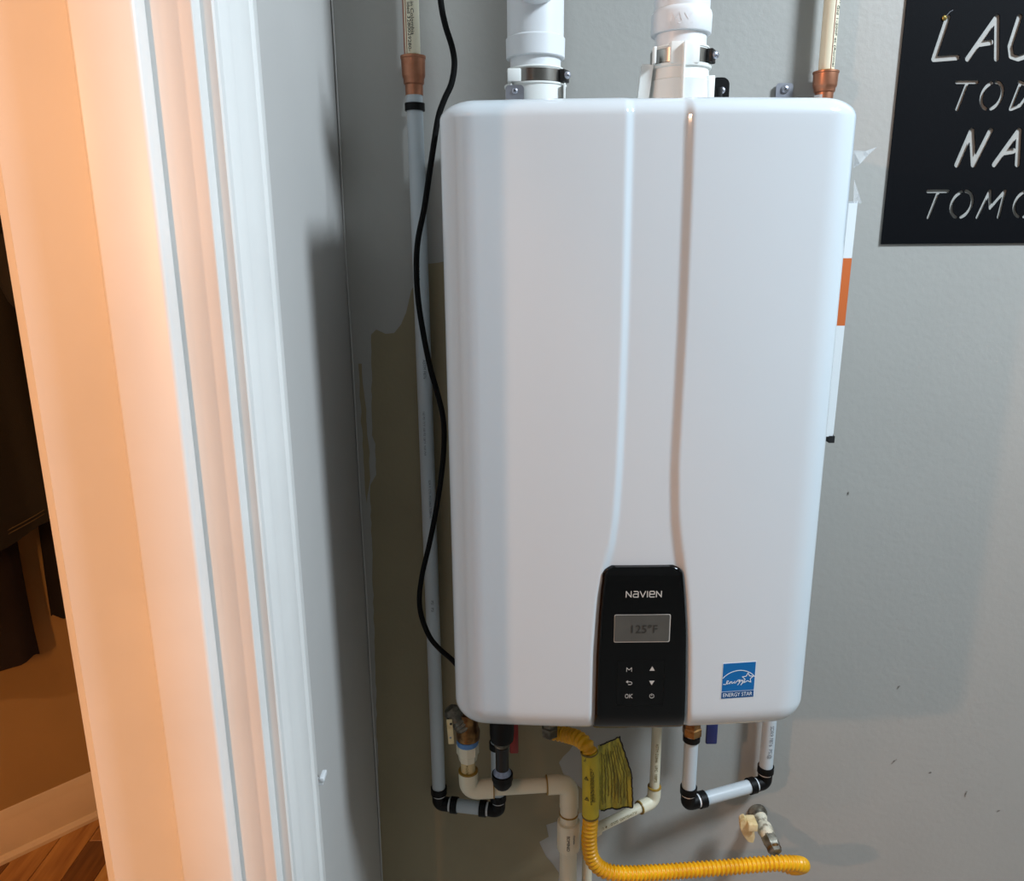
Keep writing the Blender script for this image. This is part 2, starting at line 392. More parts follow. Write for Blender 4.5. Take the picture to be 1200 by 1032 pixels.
p3 = on45(80, 720, 2.945); garment('black_coat', 'near-black coat hanging nearest the door frame', 'coat', (p3.x + .035, p3.y + .035), (.085), 1.60, p3.z, M['blackc'], .04, 3, -.15, 8, sleeve=False)
# peg rail that carries the coats
pr = thing('coat_rail', 'wooden peg rail on the hallway wall holding the coats', 'coat rail', Vector((HX, HY, 1.66)) + n45 * .1)
def obox(c, hl, d0, d1, z0, z1, bev=0):
    mx = Matrix(((n45.x, nn.x, 0, c[0]), (n45.y, nn.y, 0, c[1]), (0, 0, 1, 0), (0, 0, 0, 1))); return BX(-hl, hl, d0, d1, z0, z1, bev=bev, mx=mx)
rc = Vector((HX, HY, 0)) + n45 * .15
link('board', obox(rc, .55, .001, .02, 1.64, 1.73, .003), woods[2], pr)
for k in range(5):
    b = rc + n45 * (-.4 + .2 * k) + Vector((0, 0, 1.68)) + nn * .018
    link('peg', LT(b, nn + Vector((0, 0, .25)), [(0, .009), (.07, .007), (.075, .014), (.088, .014), (.092, .006)], seg=14), woods[2], pr)

# ------------------------------------------------------------------ water heater
HX0, HX1, HZ0, HZ1 = -.0742, .3660, .9530, 1.6905
HXC = (HX0 + HX1) / 2; HW = (HX1 - HX0) / 2
YF, BOW, DROP, AX, CT, CB = .850, .014, .026, .038, .020, .032
SIDE_BACK = .935
def spline(tab, z):
    tab = sorted(tab)
    if z <= tab[0][0]: return tab[0][1]
    for (a, b), (c, d) in zip(tab, tab[1:]):
        if z <= c:
            t = (z - a) / (c - a); return b + (d - b) * t
    return tab[-1][1]
def tabl(pix, D=.853): return [(V(x, y, D).z, V(x, y, D).x) for x, y in pix]
_xl = tabl([(739, 118), (738, 160), (732.6, 381), (729.5, 470), (726, 549), (722, 606), (717, 640), (709, 668), (702, 700), (697, 760), (695, 858)])
_xr = tabl([(809.5, 118), (807, 200), (800, 381), (794, 490), (791, 549), (791.6, 606), (795, 640), (799, 668), (803, 700), (806, 760), (806, 858)])
def sm(t): t = max(0, min(1, t)); return t * t * (3 - 2 * t)
def bow(x): return BOW * ((x - HXC) / HW) ** 2
def edge_q(x, z):
    u = max(0, 1 - min(x - HX0, HX1 - x) / AX); w = max(0, 1 - (z - HZ0) / CB, 1 - (HZ1 - z) / CT); return min(1, math.hypot(u, w))
def drop(q): return DROP * (1 - math.sqrt(max(0, 1 - q * q)))
def surf(x, z, rec=True):
    y = YF + bow(x) + drop(edge_q(x, z))
    if rec:
        a = sm((x - spline(_xl, z)) / .011 + .5) * sm((spline(_xr, z) - x) / .011 + .5); y += 0.0052 * a
    return y
def cover_mesh():
    bm = bmesh.new(); nx, nz = 190, 70
    xi0, xi1, zi0, zi1 = HX0 + AX, HX1 - AX, HZ0 + CB, HZ1 - CT
    xs = [xi0 + (xi1 - xi0) * k / nx for k in range(nx + 1)]; zs = [zi0 + (zi1 - zi0) * k / nz for k in range(nz + 1)]
    G = [[bm.verts.new((x, surf(x, z), z)) for x in xs] for z in zs]
    for j in range(nz):
        for i in range(nx): bm.faces.new((G[j][i], G[j][i + 1], G[j + 1][i + 1], G[j + 1][i]))
    na, nr = 12, 12
    def ring(q):
        P = []
        for i in range(nx + 1): P.append((xs[i], zi0 - CB * q))
        for k in range(1, na): a = -PI / 2 + PI / 2 * k / na; P.append((xi1 + AX * q * math.cos(a), zi0 + CB * q * math.sin(a)))
        for j in range(nz + 1): P.append((xi1 + AX * q, zs[j]))
        for k in range(1, na): a = PI / 2 * k / na; P.append((xi1 + AX * q * math.cos(a), zi1 + CT * q * math.sin(a)))
        for i in range(nx, -1, -1): P.append((xs[i], zi1 + CT * q))
        for k in range(1, na): a = PI / 2 + PI / 2 * k / na; P.append((xi0 + AX * q * math.cos(a), zi1 + CT * q * math.sin(a)))
        for j in range(nz, -1, -1): P.append((xi0 - AX * q, zs[j]))
        for k in range(1, na): a = PI + PI / 2 * k / na; P.append((xi0 + AX * q * math.cos(a), zi0 + CB * q * math.sin(a)))
        return P
    inner = []
    for i in range(nx + 1): inner.append(G[0][i])
    inner += [G[0][nx]] * (na - 1); inner += [G[j][nx] for j in range(nz + 1)]; inner += [G[nz][nx]] * (na - 1)
    inner += [G[nz][i] for i in range(nx, -1, -1)]; inner += [G[nz][0]] * (na - 1); inner += [G[j][0] for j in range(nz, -1, -1)]; inner += [G[0][0]] * (na - 1)
    prev = inner; n = len(inner)
    rings = [math.sin(PI / 2 * k / nr) for k in range(1, nr + 1)]
    for q in rings + ['side', 'lip']:
        P = ring(1 if isinstance(q, str) else q); cur = []
        for (x, z) in P:
            if q == 'side': y = SIDE_BACK
            elif q == 'lip': y = SIDE_BACK; x = HXC + (x - HXC) * .985; z = (HZ0 + HZ1) / 2 + (z - (HZ0 + HZ1) / 2) * .99
            else:
                xx = min(max(x, HX0), HX1); u = YF + bow(xx) + DROP * (1 - math.sqrt(max(0, 1 - q * q)))
                a = sm((x - spline(_xl, z)) / .011 + .5) * sm((spline(_xr, z) - x) / .011 + .5); y = u + 0.0052 * a * (1 - q * q * .3)
            cur.append(bm.verts.new((x, y, z)))
        for k in range(n):
            vs = []
            for v in (prev[k], cur[k], cur[(k + 1) % n], prev[(k + 1) % n]):
                if v not in vs: vs.append(v)
            if len(vs) > 2:
                try: bm.faces.new(vs)
                except ValueError: pass
        prev = cur
    bmesh.ops.remove_doubles(bm, verts=bm.verts[:], dist=1e-6)
    return bm
wh = thing('water_heater', 'large white wall-hung tankless water heater with black control panel', 'water heater', (HXC, YW, HZ0))
link('front_cover', cover_mesh(), M['enamel'], wh, 60)
link('body', BX(HX0 + .003, HX1 - .003, SIDE_BACK - .004, 1.150, HZ0 + .006, HZ1 - .006, bev=.006), M['case'], wh)
link('back_plate', BX(HX0 + .05, HX1 - .05, 1.150, YW, HZ0 + .05, HZ1 + .0, bev=.001), M['zinc'], wh)
for z in (1.255, 1.0):
    link('side_clip', BX(HX0 - .0035, HX0 + .002, .944, .956, z - .008, z + .008, bev=.001), M['paper'], wh)
# control panel
_pl = tabl([(697, 858), (697.5, 820), (699, 770), (702, 720), (704.5, 690), (706, 680)], .85)
_pr = tabl([(802, 858), (803.5, 800), (804, 740), (802, 700), (800.5, 680), (800, 672)], .85)
PZ1 = V(750, 664, .85).z; PZ0 = HZ0 + .001
def panel_mesh():
    bm = bmesh.new(); nu, nv = 30, 60; R = .011; G = []
    for j in range(nv + 1):
        t = j / nv; z = PZ0 + (PZ1 - PZ0) * (t if t < .5 else t)
        if j > nv - 8: z = PZ1 - (PZ1 - PZ0) * (nv - j) / nv
        a, b = spline(_pl, z), spline(_pr, z); dz = PZ1 - z
        if dz < R: k = R - math.sqrt(max(0, R * R - (R - dz) ** 2)); a += k; b -= k
        row = []
        for i in range(nu + 1):
            x = a + (b - a) * i / nu; e = min(i, nu - i); rd = .0012 if e == 0 else 0
            tz = .0015 if dz < .004 else 0
            row.append(bm.verts.new((x, surf(x, max(z, HZ0 + .0008), False) - .0022 + rd + tz, z)))
        G.append(row)
    for j in range(nv):
        for i in range(nu): bm.faces.new((G[j][i], G[j][i + 1], G[j + 1][i + 1], G[j + 1][i]))
    loop = G[0] + [G[j][nu] for j in range(1, nv + 1)] + G[nv][-2::-1] + [G[j][0] for j in range(nv - 1, 0, -1)]
    back = [bm.verts.new((v.co.x, v.co.y + .008, v.co.z)) for v in loop]; n = len(loop)
    for k in range(n): bm.faces.new((loop[k], loop[(k + 1) % n], back[(k + 1) % n], back[k]))
    return bm
cp = link('control_panel', panel_mesh(), M['gloss'], wh, 50)
def onp(bm, ox, oz, off=.0026, rot=0, rec=False):
    c, s_ = math.cos(rot), math.sin(rot)
    def f(x, y, z):
        X = ox + x * c - y * s_; Z = oz + x * s_ + y * c; return (X, surf(X, Z, rec) - off - max(0, z), Z)
    return on_plane(bm, f)
def pp(px, py): v = V(px, py, .849); return v.x, v.z
# display
x0, z0 = pp(719.5, 751.5); x1, z1 = pp(785.5, 719.5)
def rrect(w_, h_, r, th=.0005, n=4):
    bm = bmesh.new(); pts = []
    for cx_, cz_, a0 in ((w_ / 2 - r, h_ / 2 - r, 0), (-w_ / 2 + r, h_ / 2 - r, 90), (-w_ / 2 + r, -h_ / 2 + r, 180), (w_ / 2 - r, -h_ / 2 + r, 270)):
        pts += arc(cx_, cz_, r, r, a0, a0 + 90, n)
    lo = [bm.verts.new((x, y, 0)) for x, y in pts]; hi = [bm.verts.new((x, y, th)) for x, y in pts]; m_ = len(pts)
    bm.faces.new(lo[::-1]); bm.faces.new(hi)
    for k in range(m_): bm.faces.new((lo[k], lo[(k + 1) % m_], hi[(k + 1) % m_], hi[k]))
    return bm
dx, dz = (x0 + x1) / 2, (z0 + z1) / 2
lab(link('display_bezel', onp(rrect(x1 - x0 + .001, z1 - z0 + .001, .002, .0004), dx, dz, .0022), M['silver'], cp, None), 'thin silver bezel')
lab(link('display', onp(rrect(x1 - x0 - .0006, z1 - z0 - .0006, .0018, .0004), dx - .0003, dz + .0003, .0025), M['lcd'], cp, None), 'grey liquid crystal screen reading 125 F')
link('screen_text', onp(text_bm('125°F', .0145, .0001), dx + .0015, dz - .001, .0030), M['lcdtxt'], cp, None)
# brand lettering in strokes: N a v i e N, all the same height
def logo():
    h, out, x = 1.0, [], 0
    def N(x): return [[(x, 0), (x, h)], [(x, h), (x + .9, 0)], [(x + .9, 0), (x + .9, h)]]
    out += N(0); x = 1.3
    out += [[(x + .1, h), (x + .75, h), (x + .9, h - .15), (x + .9, 0), (x + .12, 0), (x, .12), (x, .42), (x + .12, .55), (x + .9, .55)]]; x += 1.25
    out += [[(x, h), (x + .48, 0), (x + .96, h)]]; x += 1.32
    out += [[(x, 0), (x, h)]]; x += .4
    out += [[(x + .88, 0), (x + .12, 0), (x, .15), (x, h - .15), (x + .12, h), (x + .76, h), (x + .88, h - .15), (x + .88, .5), (x, .5)]]; x += 1.25
    out += N(x); return out, x + .9
lg, lw = logo(); a_, b_ = pp(733.5, 699), pp(775, 690.5); k = (b_[0] - a_[0]) / lw
hh = .0072
sc = [[(px * k, py * hh) for px, py in ln] for ln in lg]
lab(link('brand_lettering', onp(strokes_bm(sc, .00115, .0002), a_[0], a_[1] + .0002), M['silver'], cp, None), 'silver NAVIEN lettering')
# key pad
kx0, kz0 = pp(722, 826); kx1, kz1 = pp(779, 773)
fr_l = [[(kx0, kz0), (kx1, kz0), (kx1, kz1), (kx0, kz1), (kx0, kz0)]]
bm = strokes_bm(fr_l, .0006, .0002); on_plane(bm, lambda x, y, z: (x, surf(x, y, False) - .0023 - z, y)); link('keypad_outline', bm, M['dark'], cp, None)
def icon(name, bm, px, py):
    x, z = pp(px, py); return link(name, onp(bm, x, z), M['silver'], cp, None)
icon('button_menu', strokes_bm([[(-.003, -.0025), (-.003, .0025), (0, -.0005), (.003, .0025), (.003, -.0025)]], .0006), 737, 783.5)
def tri(s):
    bm = bmesh.new(); P = [(-.0032, -.0027 * s), (.0032, -.0027 * s), (0, .0032 * s)]; lo = [bm.verts.new((x, y, 0)) for x, y in P]; hi = [bm.verts.new((x, y, .0002)) for x, y in P]
    bm.faces.new(lo); bm.faces.new(hi)
    for k in range(3): bm.faces.new((lo[k], lo[(k + 1) % 3], hi[(k + 1) % 3], hi[k]))
    return bm
icon('button_up', tri(1), 764, 782.5); icon('button_down', tri(-1), 763.5, 799)
icon('button_back', strokes_bm([[(-.0035, .0014), (.0018, .0014), (.0034, .0004), (.0034, -.0012), (.0018, -.0024), (-.001, -.0024)], [(-.0015, .0030), (-.0035, .0014), (-.0015, 0)]], .0006), 737, 799)
icon('button_confirm', strokes_bm([arc(-.0024, 0, .0018, .0026, 0, 360, 12), [(.001, -.0026), (.001, .0026)], [(.0042, .0026), (.0012, .0002), (.0042, -.0026)]], .0006), 736.5, 814.5)
icon('button_power', strokes_bm([arc(0, 0, .0027, .0027, 125, 415, 14), [(0, .0034), (0, .0004)]], .0006), 763.5, 814.5)
# energy sticker
sx0, sz0 = pp(846, 820.5); sx1, sz1 = pp(888, 779); SW = sx1 - sx0; SH = sz1 - sz0; so = (sx0 + SW / 2, sz0 + SH / 2)
def stk(bm, off): return on_plane(bm, lambda x, y, z: (so[0] + x, surf(so[0] + x, so[1] + y, False) - off - max(z, 0), so[1] + y + x * .02))
st = lab(link('energy_sticker', stk(rrect(SW + .0012, SH + .0012, .0003, .0002, 1), .0001), M['swhite'], wh, None), 'blue square sticker reading ENERGY STAR')
band = SH * .19
bm = rrect(SW, SH - band - .0006, .0002, .0001, 1); 
for v in bm.verts: v.co.y += (band + .0006) / 2
link('blue_field', stk(bm, .0003), M['sblue'], st, None)
bm = rrect(SW, band, .0002, .0001, 1)
for v in bm.verts: v.co.y -= (SH - band) / 2
link('name_band', stk(bm, .0003), M['sblued'], st, None)
bm = text_bm('ENERGY STAR', .0078, .00005); xs_ = [v.co.x for v in bm.verts]; k = SW * .9 / (max(xs_) - min(xs_))
for v in bm.verts: v.co.x *= k; v.co.y = v.co.y * .95 - (SH - band) / 2
link('lettering', stk(bm, .0005), M['swhite'], st, None)
U = SW
def s5(cx_, cy_, R, r):
    return [(cx_ + (R if i % 2 == 0 else r) * math.cos(PI / 2 + PI * i / 5), cy_ + (R if i % 2 == 0 else r) * math.sin(PI / 2 + PI * i / 5)) for i in range(10)]
sp = s5(.28 * U, .06 * U, .18 * U, .085 * U)
script = [(-.46, -.10), (-.38, -.11), (-.33, -.04), (-.31, .01), (-.35, .01), (-.37, -.06), (-.33, -.10), (-.27, -.06), (-.25, -.02), (-.27, -.10), (-.23, -.03), (-.20, -.02), (-.20, -.09), (-.14, -.05), (-.11, -.01), (-.14, -.07), (-.09, -.08),
          (-.05, -.01), (-.04, -.03), (-.01, .02), (.04, .02), (0, -.04), (.04, -.02), (.05, .02), (.02, -.10), (-.02, -.15), (.04, -.07), (.09, .02), (.10, -.04), (.15, .01), (.13, -.06), (.08, -.16), (.16, -.05)]
bm = strokes_bm([arc(0, -.28 * U, .62 * U, .62 * U, 38, 142, 18)], .0009, .0001)
bm = strokes_bm([sp[1:] + [sp[0], sp[1]]], .0009, .0001, bm); bm = strokes_bm([[(a * U, b * U) for a, b in script]], .0007, .0001, bm)
for v in bm.verts: v.co.x = max(-SW / 2, min(SW / 2, v.co.x))
link('star_and_script', stk(bm, .0005), M['swhite'], st, None)

def screw(name, p, d, r, parent, m=None):
    """pan head screw with a cross slot"""
    s0 = link(name, LT(p, d, [(0, r), (r * .35, r), (r * .6, r * .75), (r * .7, r * .3)], seg=16), m or M['zinc'], parent)
    a, b = frame(Vector(d)); q = Vector(p) + Vector(d).normalized() * r * .68; bm = bmesh.new()
    for u in (a + b, a - b):
        u = u.normalized(); tube(bm, [q - u * r * .5, q + u * r * .5], r * .11, seg=4)
    link('cross_slot', bm, M['ink'], s0, None); return s0
def tab_bm(x0, x1, z0, z1, r, y, th):
    bm = rrect(x1 - x0, z1 - z0, r, th, 6)
    return on_plane(bm, lambda a, b, c: ((x0 + x1) / 2 + a, y + th - c, (z0 + z1) / 2 + b))
# wall-mounting tabs on top
for (px0, px1, py0, TY) in ((592.5, 614, 99.5, .978), (910, 930, 97.5, 1.164)):
    a, b = V(px0, py0, TY), V(px1, py0, TY)
    mt_ = link('mounting_tab', tab_bm(a.x, b.x, 1.62, a.z, .0045, TY, .0025), M['zinc'], wh)
    # screw sits with the tab
    c = V((px0 + px1) / 2, py0 + 7, TY); screw('screw', (c.x, TY, c.z), (0, -1, 0), .0034 if TY < 1 else .0052, mt_)
a, b = V(832, 91, 1.06), V(855, 91, 1.06)
bk = lab(link('exhaust_bracket', tab_bm(a.x, b.x, 1.63, a.z, .009, 1.058, .004), M['dark'], wh), 'black bracket tab beside the right vent')
c = V(846, 106, 1.058); screw('screw', (c.x, 1.058, c.z), (0, -1, 0), .004, bk)
link('sensor_plug', BX(V(838, 100, 1.05).x, V(845, 100, 1.05).x, 1.04, 1.056, 1.68, V(838, 102, 1.04).z, bev=.001), M['dark'], wh)

# vent collars (part of the heater) and vent pipes
DV = 1.02
def zz(px, py, D): return V(px, py, D).z
def clamp(parent, cx_, cy_, z0, z1, R):
    c = link('hose_clamp', LT((cx_, cy_, z0), (0, 0, 1), [(0, R - .001), (0, R + .0012), (z1 - z0, R + .0012), (z1 - z0, R - .001)], seg=48), M['steel'], parent)
    h = (z0 + z1) / 2; an = math.radians(-28); px_, py_ = cx_ + (R + .003) * math.cos(an), cy_ + (R + .003) * math.sin(an)
    mx = Matrix.Translation((px_, py_, h)) @ Matrix.Rotation(an, 4, 'Z')
    link('worm_housing', BX(-.003, .0045, -.008, .007, -(z1 - z0) * .5, (z1 - z0) * .5, bev=.001, mx=mx), M['black2'], c)
    screw('clamp_screw', (px_ + .004, py_ - .006, h), (.35, -1, 0), .0042, c)
    return c
# left vent
cl = V(627.5, 100, DV); LX = cl.x; RR = .0322
lc = link('intake_collar', LT((LX, DV, HZ1 - .02), (0, 0, 1), [(0, .0365), (zz(0, 112, .99) - HZ1 + .03, .036), (zz(628, 97, .987) - HZ1 + .02 - .001, .0350), (zz(628, 97, .987) - HZ1 + .02, .0375), (zz(628, 95, .987) - HZ1 + .02, .0375), (zz(628, 95, .987) - HZ1 + .0205, .0335),
     (zz(628, 78, .987) - HZ1 + .02, .0335), (zz(628, 77, .987) - HZ1 + .02, .0345), (zz(628, 75, .987) - HZ1 + .02, .0335), (zz(628, 75, .987) - HZ1 + .02, .031)], seg=48), M['abs'], wh)
clamp(lc, LX, DV, zz(628, 94, .987), zz(628, 79, .987), .0338)
link('collar_tab', BX(V(594.5, 90, .99).x, V(610.5, 90, .99).x, .9875, 1.005, zz(600, 96, .99), zz(600, 80, .99), bev=.0015), M['abs'], lc)
for px in (661, 599):
    x = V(px, 100, 1.0).x; link('rib', BX(x - .0012, x + .0012, .99, 1.05, HZ1 - .02, zz(px, 97, .99), bev=.0006), M['abs'], lc)
vl = thing('intake_vent_pipe', 'left white plastic vent pipe rising above the water heater', 'vent pipe', (LX, DV, zz(628, 76, .99)))
link('pipe', LT((LX, DV, zz(628, 76, .99)), (0, 0, 1), [(0, .0302), (.06, .0302)], seg=48), M['pvc'], vl)
zc = zz(628, 62, .985)
link('coupling', LT((LX, DV, zc), (0, 0, 1), [(0, .031), (0, .0342), (.0008, .0348), (zz(628, 38, .985) - zc, .0352), (zz(628, 36, .985) - zc, .0335), (.16, .0335), (.16, .03)], seg=48), M['pvc'], vl)
link('upper_pipe', LT((LX, DV, zc + .15), (0, 0, 1), [(0, .0302), (ZC - zc - .15, .0302)], seg=48), M['pvc'], vl)
# a second hub just above the first whose rounded belly shows at the top of the frame
hb = zz(628, 3, .975)
link('elbow_hub', TB(fillet([(LX, DV, hb + .04), (LX, DV - .030, hb + .030), (LX, DV - .075, hb + .034)], .02, 6), .0300, seg=36), M['pvc'], vl)
# right vent
cr = V(797, 60, DV); RX = cr.x
z = lambda py: zz(797, py, .987) - (HZ1 - .02)
rc_ = link('exhaust_collar', LT((RX, DV, HZ1 - .02), (0, 0, 1), [(0, .0385), (z(92), .0355), (z(91), .0360), (z(90), .0350), (z(77), .0345), (z(76), .0372), (z(72.5), .0378), (z(72), .0335), (z(53), .0335), (z(52), .0345), (z(50), .0340), (z(50), .031)], seg=48), M['abs'], wh)
clamp(rc_, RX, DV, zz(797, 71, .987), zz(797, 54.5, .987), .0338)
link('collar_tab', BX(V(786, 60, .985).x, V(820, 60, .985).x, .983, 1.0, zz(800, 74, .985), zz(800, 48, .985), bev=.0015), M['abs'], rc_)
x = V(802, 80, .975).x; link('rib', BX(x - .0011, x + .0011, .975, .995, HZ1 - .02, zz(800, 50, .985), bev=.0005), M['abs'], rc_)
x = V(768.5, 60, .985).x; link('rib', BX(x - .0015, x + .0015, .988, 1.0, zz(800, 73, .985), zz(800, 53, .985), bev=.0005), M['abs'], rc_)
# slanted gusset on the left
bm = bmesh.new(); g = [V(752, 75, 1.0), V(745, 114, 1.0), V(757, 114, 1.0), V(766, 76, 1.0)]; g[1].z = g[2].z = HZ1 - .01
fa = [bm.verts.new(p) for p in g]; ba = [bm.verts.new(p + Vector((0, .012, 0))) for p in g]; bm.faces.new(fa); bm.faces.new(ba[::-1])
for k in range(4): bm.faces.new((fa[k], fa[(k + 1) % 4], ba[(k + 1) % 4], ba[k]))
link('gusset', bm, M['abs'], rc_)
link('sample_port', BX(V(828, 95, 1.0).x, V(838, 95, 1.0).x, 1.0, 1.02, HZ1 - .02, zz(838, 88, 1.0), bev=.001), M['abs'], rc_)
vr = thing('exhaust_vent_pipe', 'right white plastic vent pipe with moulded coupling above the water heater', 'vent pipe', (RX, DV, zz(797, 52, .99)))
link('pipe', LT((RX, DV, zz(797, 51, .99)), (0, 0, 1), [(0, .0302), (.05, .0302)], seg=48), M['pvc'], vr)
zc2 = zz(797, 33, .985)
cpg = link('coupling', LT((RX, DV, zc2), (0, 0, 1), [(0, .031), (0, .0345), (.001, .0352), (zz(797, 10, .985) - zc2, .0355), (zz(797, 6, .985) - zc2, .0345), (zz(797, 3, .985) - zc2, .0325), (.08, .0325), (.08, .03)], seg=48), M['pvc'], vr)
bm = text_bm('SCH 40', .011, .0003); 
def cyl(x, y, z_): a = -PI / 2 + x / .0355 - .2; return (RX + (.0355 + max(z_, 0)) * math.cos(a), DV + (.0355 + max(z_, 0)) * math.sin(a), zc2 + .013 + y)
link('moulded_relief', strokes_bm([[(-.012, -.004), (-.010, .004), (-.006, -.003), (-.002, .004), (.001, -.004)], [(.004, .003), (.008, -.003), (.012, .003)], [(-.003, -.007), (.013, -.007)]], .0008, .0003), M['pvc'], cpg, None)
bmx = bmesh.new(); bmx.from_mesh(bpy.data.objects['moulded_relief'].data); on_plane(bmx, cyl); bmx.to_mesh(bpy.data.objects['moulded_relief'].data); bmx.free(); bm.free()
link('upper_pipe', LT((RX, DV, zc2 + .07), (0, 0, 1), [(0, .0302), (ZC - zc2 - .07, .0302)], seg=48), M['pvc'], vr)

# ------------------------------------------------------------------ copper and cream risers at the top
DA = 1.145      # risers strapped close to the wall
def riser(name, label, px, pyc, pyb, D, stripe_ang, txt, full=True, R=.0102):
    c = V(px, pyc, D); t = thing(name, label, 'water pipe', (c.x, D, zz(px, pyb, D)))
    zt = zz(px, pyc, D); zb = zz(px, pyb, D); h = zt - zb
    link('pipe', LT((c.x, D, zt - .01), (0, 0, 1), [(0, R), (ZC - zt + .01, R)], seg=28), M['cpvc'], t)
    lab(link('adapter', LT((c.x, D, zb), (0, 0, 1), [(0, .0105), (0, .0118), (h * .26, .0120), (h * .30, .0136), (h * .42, .0140), (h * .46, .0150), (h * .52, .0156), (h * .92, .0162), (h * .94, .0170), (h, .0170), (h, .0105)], seg=36), M['copper'], t), 'copper sweat adapter')
    link('cement_ring', LT((c.x, D, zt), (0, 0, 1), [(0, R), (0, R + .0016), (.0018, R + .0003), (.0018, R)], seg=24), M['glue'], t)
    a = stripe_ang; bm = bmesh.new()
    sx, sy = c.x + (R + .0001) * math.sin(a), D - (R + .0001) * math.cos(a)
    tube(bm, [(sx, sy, zt), (sx, sy, zt + .3)], .0006, seg=5); link('stripe', bm, M['strip'], t, None)
    for s, sh, up_ in txt:
        link('print', pipe_text(s, .0060, (c.x, D, zt + up_), (0, 0, -1), (math.sin(sh), -math.cos(sh), 0), R, squash=1.35, align='RIGHT'), M['ink'], t, None)
    return c
c1 = riser('cold_riser', 'left cream pipe with black print and copper fitting above grey pipe', 484, 66, 112, DA, -.72, (('in Colombia', .17, .024), ('ided 3280029280-', -.28, .004)))
c2 = riser('hot_riser', 'right cream pipe with copper fitting behind the top right heater corner', 968, 84, 118, DA, .22, (('Gld 1-200F et (Rormel', .58, .004), ('126 41 r', .95, .075)))
# copper line standing behind the left riser
bs = thing('copper_tube', 'thin brown copper tube behind the left cream pipe', 'pipe', (c1.x - .0105, 1.155, 1.76))
link('tube_wall', TB([(c1.x - .0085, 1.155, zz(484, 70, DA)), (c1.x - .0085, 1.155, ZC)], .0045, seg=14), M['strip'], bs)

# ------------------------------------------------------------------ crimped grey/white pipe runs
def ringlet(cn, d, t0, t1, R, m, name, parent, gap=False):
    return link(name, LT(cn + d * t0, d, [(0, R - .002), (0, R), (t1 - t0, R), (t1 - t0, R - .002)], seg=28), m, parent)
def pex_run(t, pts, R=.0111):
    n = len(pts); E = .030
    for i in range(n - 1):
        a, b = pts[i], pts[i + 1]; d = (b - a).normalized(); a1 = a + d * (.020 if i else 0); b1 = b - d * (.020 if i < n - 2 else 0)
        link('pipe', TB([a1, b1], R, seg=28), M['pex'], t)
    for i in range(1, n - 1):
        c = pts[i]; legs = [(pts[i - 1] - c).normalized(), (pts[i + 1] - c).normalized()]
        e = link('elbow', TB(fillet([c + legs[0] * .017, c, c + legs[1] * .017], .010, 8), .0118, seg=24), M['dark'], t)
        for d in legs:
            ringlet(c, d, .017, .0205, .0112, M['pvc'], 'sleeve_end', e)
            ringlet(c, d, .0205, .032, .0136, M['dark'], 'crimp_ring', e)
zlow = zz(517, 941, DA)
p_top = Vector((c1.x, DA, zz(486, 120, DA)))
p_c = Vector((c1.x, DA, zlow)); p_c2 = Q(584, 949, zlow)
pa = thing('left_supply_pipe', 'long grey water pipe left of the heater with black crimp rings', 'water pipe', (c1.x, DA, zlow))
up2 = Vector((p_c2.x, p_c2.y, HZ0 - .01))
pex_run(pa, [Vector((c1.x, DA, zz(485, 112, DA))), p_c, p_c2, up2])
ringlet(Vector((c1.x, DA, zz(485, 130, DA))), Vector((0, 0, 1)), 0, .0095, .0136, M['dark'], 'crimp_ring', pa)
ringlet(Vector((p_c2.x, p_c2.y, zz(578, 876, p_c2.y))), Vector((0, 0, 1)), 0, .011, .0136, M['dark'], 'crimp_ring', pa)
for s, py, sh, sz in (('3/4" TUBING', 300, -.2, .006), ('ASTM F876', 420, .15, .006), ('160 PSI 73°F 100 PSI 180°F  NSF-PW', 480, -.15, .0045), ('SDR 9  CTS  POTABLE TUBING', 560, .3, .0045), ('PSI   PSI', 700, .1, .006)):
    link('print', pipe_text(s, sz, (c1.x, DA, zz(490, py, DA)), (0, 0, -1), (math.sin(sh), -math.cos(sh), 0), .0111), M['inkg'], pa, None)
# right run
DR = DA; r1 = V(897, 915, DR); zr = r1.z - .002
rx = V(899, 880, DR).x
r2 = Q(806, 941, zr)
pb = thing('right_supply_pipe', 'white water pipe with black elbows right of the yellow hose', 'water pipe', (rx, DR, zr))
pex_run(pb, [Vector((rx, DR, 1.735)), Vector((rx, DR, zr)), r2, Vector((r2.x, r2.y, HZ0 - .01))])
ringlet(Vector((r2.x, r2.y, zz(807, 867, r2.y))), Vector((0, 0, 1)), 0, .009, .0136, M['dark'], 'crimp_ring', pb)
lab(link('nut', LT((r2.x, r2.y, zz(808, 857, r2.y) - .004), (0, 0, 1), [(0, .008), (0, .0155), (.012, .0155), (.014, .0135), (.03, .0135)], seg=6), M['brass'], pb), 'hexagonal brass nut')
link('print', pipe_text('SDR9 F876  PSI@', .0085, (rx, DR, zz(897, 846, DR)), (0, 0, -1), (0.1, -1, 0), .0111), M['inkg'], pb, None)
# blue lever
lv = V(833, 862, r2.y + .02); bl = thing('blue_valve', 'dark blue valve lever under the heater beside the white pipe', 'valve', (lv.x, lv.y, lv.z))
xa, xb = V(827, 862, lv.y).x, V(840.5, 862, lv.y).x
link('lever', BX(xa, xb, lv.y - .003, lv.y + .003, zz(833, 871, lv.y), HZ0 - .014, bev=.0025), M['bluelev'], bl)
link('valve_body', TB([(lv.x, lv.y + .003, HZ0 - .02), (r2.x + .004, r2.y, HZ0 - .02)], .008, seg=16), M['brass'], bl)
